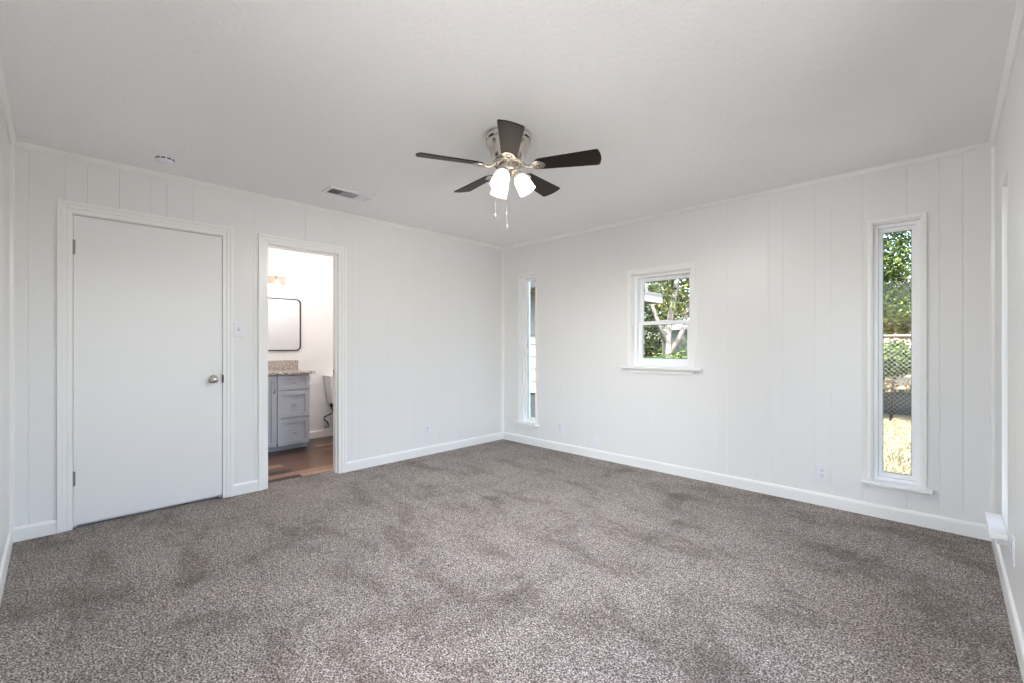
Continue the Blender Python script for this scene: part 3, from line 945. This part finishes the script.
bw.lathe([(0.105, 0.0), (0.11, 0.02), (0.095, 0.10), (0.105, 0.20), (0.145, 0.30), (0.178, 0.37), (0.185, 0.40), (0.165, 0.405), (0.13, 0.395), (0.09, 0.30), (0.02, 0.26)], 36,
         Matrix.Translation((BX + 0.47, TC, 0)), sx=1.25, closed=False)
bw.box(BX + 0.08, TC - 0.09, 0.30, BX + 0.32, TC + 0.09, 0.438)
bw.box(BX + 0.16, TC - 0.095, 0.0, BX + 0.42, TC + 0.095, 0.34)
bw.build('bowl', M['porcelain'], tl, bevel=0.006)
MB().lathe([(0.06, 0.406), (0.186, 0.406), (0.190, 0.412), (0.188, 0.428), (0.16, 0.436), (0.01, 0.438)], 36, Matrix.Translation((BX + 0.47, TC, 0)), sx=1.25).build('seat', M['porcelain'], tl)

sv = thing('supply_valve', 'dark toilet supply hose and shutoff valve under the tank', 'valve', (0, 0, 0))
vy = -1.510
MB().lathe([(0.026, 0), (0.026, 0.004), (0.012, 0.007), (0.012, 0.045)], 18, Matrix.Translation((BX, vy, 0.135)) @ KR).tube(
    [(BX + 0.045, vy - 0.015, 0.135), (BX + 0.045, vy + 0.02, 0.135)], 0.012, 10).build('valve_body', M['nickel'], sv)
MB().lathe([(0.018, 0), (0.020, 0.006), (0.016, 0.016)], 14, Matrix.Translation((BX + 0.045, vy, 0.135)) @ KR, sx=1.0, sy=0.6).build('valve_handle', M['steel'], sv)
MB().tube([(BX + 0.045, vy + 0.015, 0.145), (BX + 0.05, vy - 0.005, 0.19), (BX + 0.055, vy - 0.05, 0.235), (BX + 0.06, vy - 0.055, 0.262), (BX + 0.07, vy - 0.01, 0.285),
           (BX + 0.08, vy + 0.04, 0.305), (BX + 0.09, vy + 0.055, 0.34), (BX + 0.09, vy + 0.035, 0.37), (BX + 0.09, vy + 0.03, 0.437)], 0.010, 10).build('hose', M['hose'], sv)
MB().lathe([(0.020, 0.395), (0.020, 0.437)], 10, Matrix.Translation((BX + 0.09, vy + 0.03, 0))).build('coupling', M['hose'], sv)

# ------------------------------------------------------------------ outdoors, seen through the panes
GZ = -0.30
random.seed(7)
def at(px, w_):
    v = Vector(((px - CX) / F_PX * w_, w_))
    return Vector((CAM.x + v.x * 0.716 + v.y * -0.698, CAM.y + v.x * 0.698 + v.y * 0.716))
gl = MB()
N = 40
for i in range(N + 1):
    for j in range(N + 1):
        x, y = -22 + 44 * i / N, -16 + 50 * j / N
        gl.v.append(Vector((x, y, GZ + 0.03 * math.sin(x * 1.3) * math.cos(y * 1.1))))
for i in range(N):
    for j in range(N):
        k = i * (N + 1) + j
        gl.f.append((k, k + N + 1, k + N + 2, k + 1)); gl.sm.append(True)
tag(gl.build('lawn', M['lawn'], fix=False), 'dry straw coloured lawn outside the windows', 'lawn', kind='structure')

tag(MB().box(-1.8, -13.0, GZ - 0.1, W_B + 8.0, -4.36, GZ + 0.06).box(W_B + 0.16, -4.36, GZ - 0.1, W_B + 8.0, -0.2, GZ + 0.06).build('bounce_patio', M['concrete']),  # unseen slab, added to throw sunlight up through the added windows
    'unseen pale concrete added to bounce sunlight through the wide windows', 'bounce_patio', kind='structure')

def tuft_blades(name, x0, x1, y0, y1, n, mat, label, cat):
    vs, fs = [], []
    for _ in range(n):
        x, y = random.uniform(x0, x1), random.uniform(y0, y1)
        a = random.uniform(0, 2 * PI); h_ = random.uniform(0.025, 0.075); w_ = 0.006
        lx, ly = random.uniform(-0.05, 0.05), random.uniform(-0.05, 0.05)
        z = GZ + 0.03 * math.sin(x * 1.3) * math.cos(y * 1.1) - 0.005
        o = len(vs)
        vs += [(x - w_ * math.cos(a), y - w_ * math.sin(a), z), (x + w_ * math.cos(a), y + w_ * math.sin(a), z), (x + lx, y + ly, z + h_)]
        fs.append((o, o + 1, o + 2))
    mb = MB(); mb.add(vs, fs)
    return tag(mb.build(name, M[mat], fix=False), label, cat, kind='stuff')
tuft_blades('dry_grass', 2.2, 4.9, 1.2, 7.0, 9000, 'straw', 'dry grass blades standing on the lawn', 'grass')

def leaves(blobs, n, size, flat=0.6):
    vs, fs = [], []
    tot = sum(b[1] ** 2 for b in blobs)
    for c, r in blobs:
        for _ in range(int(n * r * r / tot)):
            while True:
                p = Vector((random.gauss(0, 1), random.gauss(0, 1), random.gauss(0, 1)))
                if p.length > 0.01:
                    break
            p = p.normalized() * r * (random.random() ** 0.45)
            p.z *= 0.8
            p += Vector(c)
            d = Vector((random.uniform(-1, 1), random.uniform(-1, 1), random.uniform(-0.9, 0.5))).normalized()
            s_ = d.cross(Vector((random.uniform(-1, 1), random.uniform(-1, 1), random.uniform(-1, 1)))).normalized()
            nn = d.cross(s_)
            L = size * random.uniform(0.6, 1.25)
            o = len(vs)
            vs += [p, p + d * L * 0.5 + s_ * L * 0.27 + nn * L * 0.08, p + d * L, p + d * L * 0.5 - s_ * L * 0.27 + nn * L * 0.08]
            fs += [(o, o + 1, o + 2), (o, o + 2, o + 3)]
    mb = MB(); mb.add(vs, fs)
    return mb
def tree(name, base, limbs, blobs, n, size, leaf, bark, label, cat='tree', group=None):
    r = thing(name, label, cat, (base[0], base[1], GZ), group=group)
    off = Vector((base[0], base[1], GZ))
    if limbs:
        mb = MB()
        for pts, r0, r1 in limbs:
            k = len(pts) - 1
            mb.tube([Vector(p) for p in pts], [r0 + (r1 - r0) * i / k for i in range(k + 1)], 9)
        mb.build('trunk', M[bark], r)
    leaves([(Vector(c), q) for c, q in blobs], n, size).build('foliage', M[leaf], r, fix=False)
    return r
# pale trunked tree in the small window
b = at(668, 12.5)
tree('pale_tree', b,
     [([(0, 0, 0), (0.02, 0.02, 0.9), (-0.02, 0.0, 1.6), (0.05, 0.05, 2.3), (0.22, 0.15, 3.4), (0.3, 0.2, 5.2)], 0.13, 0.05),
      ([(-0.02, 0, 1.5), (-0.22, -0.2, 2.2), (-0.45, -0.35, 3.0), (-0.7, -0.5, 4.2)], 0.075, 0.03),
      ([(0.02, 0.02, 1.2), (0.30, 0.28, 1.9), (0.42, 0.40, 2.6), (0.9, 0.7, 4.4)], 0.085, 0.03)],
     [((0, 0, 4.2), 1.6), ((-0.5, -0.3, 4.6), 1.2), ((1.2, 0.9, 3.9), 1.3), ((0.2, 0.4, 2.9), 1.0)], 3000, 0.15, 'leaf_olive', 'bark_white',
     'pale barked tree with forked trunk behind the small window', group='trees beyond the windows')
for (px, w_, hh, r0, nl, lf, lab) in (
        (630, 21.0, 4.0, 2.5, 9500, 'leaf_dark', 'dark leafy tree behind the garage eave'),
        (668, 27.5, 5.2, 3.1, 11000, 'leaf_olive', 'yellow green tree behind the pale forked trunk'),
        (742, 22.0, 4.3, 2.6, 9500, 'leaf_dark', 'dark leafy tree right of the olive shed'),
        (582, 34.0, 4.6, 2.8, 3500, 'leaf_olive', 'yellow green tree behind the garage')):
    b = at(px, w_)
    tree('yard_tree', b, [([(0, 0, 0), (0.05, 0, 1.2), (0, 0.1, 2.5), (0.1, 0, hh)], 0.16, 0.06)],
         [((0, 0, hh), r0), ((-0.9, -0.6, hh - 1.3), r0 * 0.7), ((0.9, 0.6, hh - 1.2), r0 * 0.7), ((0.1, -0.2, hh - 2.0), r0 * 0.62), ((0, 0, hh + 1.4), r0 * 0.7), ((-0.5, -0.5, 1.1), r0 * 0.55), ((0.6, 0.6, 1.0), r0 * 0.5)],
         nl, 0.19, lf, 'bark_dark', lab, group='trees beyond the windows')
# low hedge along the bottom of the small window
hb = at(664, 10.6)
tree('hedge', hb, [([(0, 0, 0), (0, 0, 0.9)], 0.03, 0.02)],
     [((k * 0.45 * 0.716, k * 0.45 * 0.698, 0.95 + 0.09 * math.sin(k * 2.1)), 0.46) for k in range(-1, 6)], 5200, 0.085, 'leaf_green', 'bark_dark',
     'low green hedge in front of the pale forked trunk', 'hedge')
# trees beyond the wire fence
def wpos(px, w_): return at(px, w_)
b = wpos(930, 15.0)
tree('shade_tree', b,
     [([(0, 0, 0), (0.05, 0, 1.6), (-0.05, 0, 2.9), (-0.9, 0.1, 4.0), (-2.2, 0.2, 4.45)], 0.17, 0.035),
      ([(-0.05, 0, 2.3), (0.4, 0.3, 3.6), (0.6, 0.5, 5.4)], 0.14, 0.05),
      ([(-0.8, 0.1, 3.9), (-1.3, -0.2, 4.9), (-1.9, -0.3, 5.9)], 0.06, 0.02)],
     [((-1.6, 0, 5.3), 1.35), ((0.4, 0.3, 5.6), 1.7), ((-1.5, 0.2, 3.9), 0.85), ((-0.9, -0.3, 4.4), 1.0), ((-2.6, 0.3, 4.6), 1.2), ((-1.2, -0.5, 6.6), 1.5), ((-1.3, 0.5, 3.2), 0.8), ((-0.6, 0.2, 3.0), 0.8), ((-2.2, 0.4, 3.3), 0.8)],
     17000, 0.14, 'leaf_green', 'bark_dark', 'large shade tree with a dark bough beyond the wire fence', group='trees beyond the windows')
b = wpos(880, 19.0)
tree('yard_tree', b, [([(0, 0, 0), (0.05, 0, 1.2), (0, 0.1, 2.6)], 0.16, 0.06)],
     [((0, 0, 2.9), 1.35), ((0.9, 0.4, 2.5), 1.1), ((-1.2, 0, 3.0), 1.3), ((1.9, 0.2, 3.0), 1.3), ((0.6, 0.3, 4.1), 1.2)], 6500, 0.21, 'leaf_olive', 'bark_dark',
     'rounded yellow green tree beyond the wire fence', group='trees beyond the windows')
FYF = 7.1                                         # line of the wire fence
tree('fence_bush', (3.25, FYF + 0.75, 0), [([(0, 0, 0), (0.03, 0, 0.7), (0.1, 0, 1.3)], 0.03, 0.012), ([(0.05, 0, 0.1), (-0.2, 0.05, 0.8), (-0.3, 0, 1.4)], 0.025, 0.01)],
     [((0, 0, 1.22), 0.47), ((0.6, 0.05, 1.18), 0.46), ((-0.6, 0.0, 1.2), 0.47), ((1.2, 0.1, 1.2), 0.47), ((-1.2, 0.1, 1.2), 0.47)], 17000, 0.085, 'leaf_green', 'bark_dark',
     'bright green bush growing behind the wire fence', 'bush')
tree('dry_shrub', (3.25, FYF + 0.42, 0), [([(0.02, 0, 0), (0.0, 0, 0.5), (0.1, 0, 0.9)], 0.015, 0.008), ([(-0.25, 0, 0), (-0.22, 0, 0.5), (-0.3, 0, 0.95)], 0.013, 0.006), ([(0.35, 0, 0), (0.3, 0, 0.6), (0.36, 0, 1.0)], 0.013, 0.006)],
     [((0, 0, 0.72), 0.2), ((0.4, 0, 0.70), 0.2), ((-0.4, 0, 0.72), 0.2), ((-0.8, 0, 0.7), 0.2), ((0.8, 0, 0.7), 0.2)], 1500, 0.06, 'leaf_dry', 'bark_dark',
     'dry tan shrub under the green bush by the fence', 'shrub')
MBX = MB().box(1.2, FYF + 1.40, GZ - 0.05, 5.4, FYF + 1.45, GZ + 0.56)  # dark sheet painting the shade at the foot of the fence
tag(MBX.build('shade_board', M['slate']), 'dark board in place of the shade behind the wire fence', 'board')

fn = thing('wire_fence', 'chain link fence with a weathered top rail across the lawn', 'fence', (0, FYF, GZ))
MB().tube([(1.6, 0, 1.67), (6.5, 0, 1.67)], 0.030, 10).build('top_rail', M['rail'], fn)
for x in (1.65, 2.4, 4.4, 6.3):
    MB().lathe([(0.028, 0), (0.028, 1.68), (0.02, 1.70), (0.004, 1.71)], 12, Matrix.Translation((x, 0.035, 0))).build('post', M['galv'], fn)
wm = MB()
hh, pitch = 1.64, 0.085
x = 1.6
while x + hh < 6.5:
    for s in (1, -1):
        xa, xb = (x, x + hh) if s > 0 else (x + hh, x)
        a_, c_ = Vector((xa, 0.004 * s, 0.02)), Vector((xb, 0.004 * s, hh))
        wm.tube([a_, c_], 0.0024, 4)
    x += pitch
wm.build('wire_mesh', M['galv'], fn)

# detached garage left of the view
gx0, gx1, gy0, gy1 = -7.5, -1.75, 2.9, 7.0
g = thing('garage', 'detached cream garage with white fascia and dark base', 'garage', (gx1, gy0, GZ))
LZ = -GZ
MB().box(gx0 - gx1, 0, 0, 0, gy1 - gy0, LZ + 0.22).build('foundation', M['slate'], g)
lap = MB()
zz = LZ + 0.22
while zz < LZ + 2.30:
    lap.prism([(-0.004, zz), (-0.030, zz), (-0.006, zz + 0.25), (-0.004, zz + 0.25)], 'x', gx0 - gx1, 0.0)
    lap.prism([(0.004, zz), (0.030, zz), (0.006, zz + 0.25), (0.004, zz + 0.25)], 'y', 0.0, gy1 - gy0)
    zz += 0.25
lap.box(gx0 - gx1, 0.0, LZ + 0.22, -0.002, gy1 - gy0, LZ + 2.36)
lap.build('siding', M['siding'], g)
MB().box(gx0 - gx1, -0.045, LZ + 1.40, 0.0, -0.031, LZ + 2.29).build('eave_shade_panel', M['eave_shade_grey'], g)  # grey sheet over the siding, painted in place of the eave shadow
MB().box(gx0 - gx1 - 0.4, -0.60, LZ + 2.29, 0.43, -0.571, LZ + 2.49).build('gutter', M['slate'], g)
MB().box(gx0 - gx1 - 0.4, -0.55, LZ + 2.36, 0.42, gy1 - gy0 + 0.2, LZ + 2.40).box(0.40, -0.55, LZ + 2.3001, 0.43, gy1 - gy0 + 0.2, LZ + 2.48).box(
    gx0 - gx1 - 0.4, -0.57, LZ + 2.3001, 0.43, -0.55, LZ + 2.48).box(gx0 - gx1 - 0.4, gy1 - gy0 + 0.20, LZ + 2.3001, 0.43, gy1 - gy0 + 0.22, LZ + 2.48).build('fascia', M['outdoor_white'], g)
MB().box(gx0 - gx1 - 0.4, -0.56, LZ + 2.48, 0.44, gy1 - gy0 + 0.22, LZ + 2.55).build('roof', M['shingle'], g)
# olive shed and white cottage far behind
b = at(680.5, 14.6)
sh = thing('garden_shed', 'olive green shed half hidden behind the hedge', 'shed', (b.x, b.y, GZ), CAMANG)
MB().box(0.0, 0, 0, 2.4, 1.8, 2.0).build('wall', M['olive'], sh)
MB().prism([(-0.08, 2.0), (2.48, 2.0), (1.2, 2.6)], 'y', -0.1, 1.9).build('roof', M['shingle'], sh)
b = at(673.5, 17.0)
sh = thing('white_cottage', 'white cottage wall behind the trees left of the olive shed', 'house', (b.x, b.y, GZ), CAMANG)
MB().box(0.0, 0, 0, 2.2, 1.2, 2.0).build('wall', M['outdoor_white'], sh)
MB().prism([(-0.08, 2.0), (2.3, 2.0), (1.1, 2.25)], 'y', -0.1, 1.3).build('roof', M['shingle'], sh)
b = at(860, 26.0)
sh = thing('brick_house', 'pink brick house beyond the wire fence', 'house', (b.x, b.y, GZ), 0)
MB().box(-3, 0, 0, 6, 5, 2.5).build('wall', M['brick'], sh)
MB().prism([(-3.4, 2.5), (6.4, 2.5), (1.5, 3.4)], 'y', -0.4, 5.4).build('roof', M['shingle'], sh)
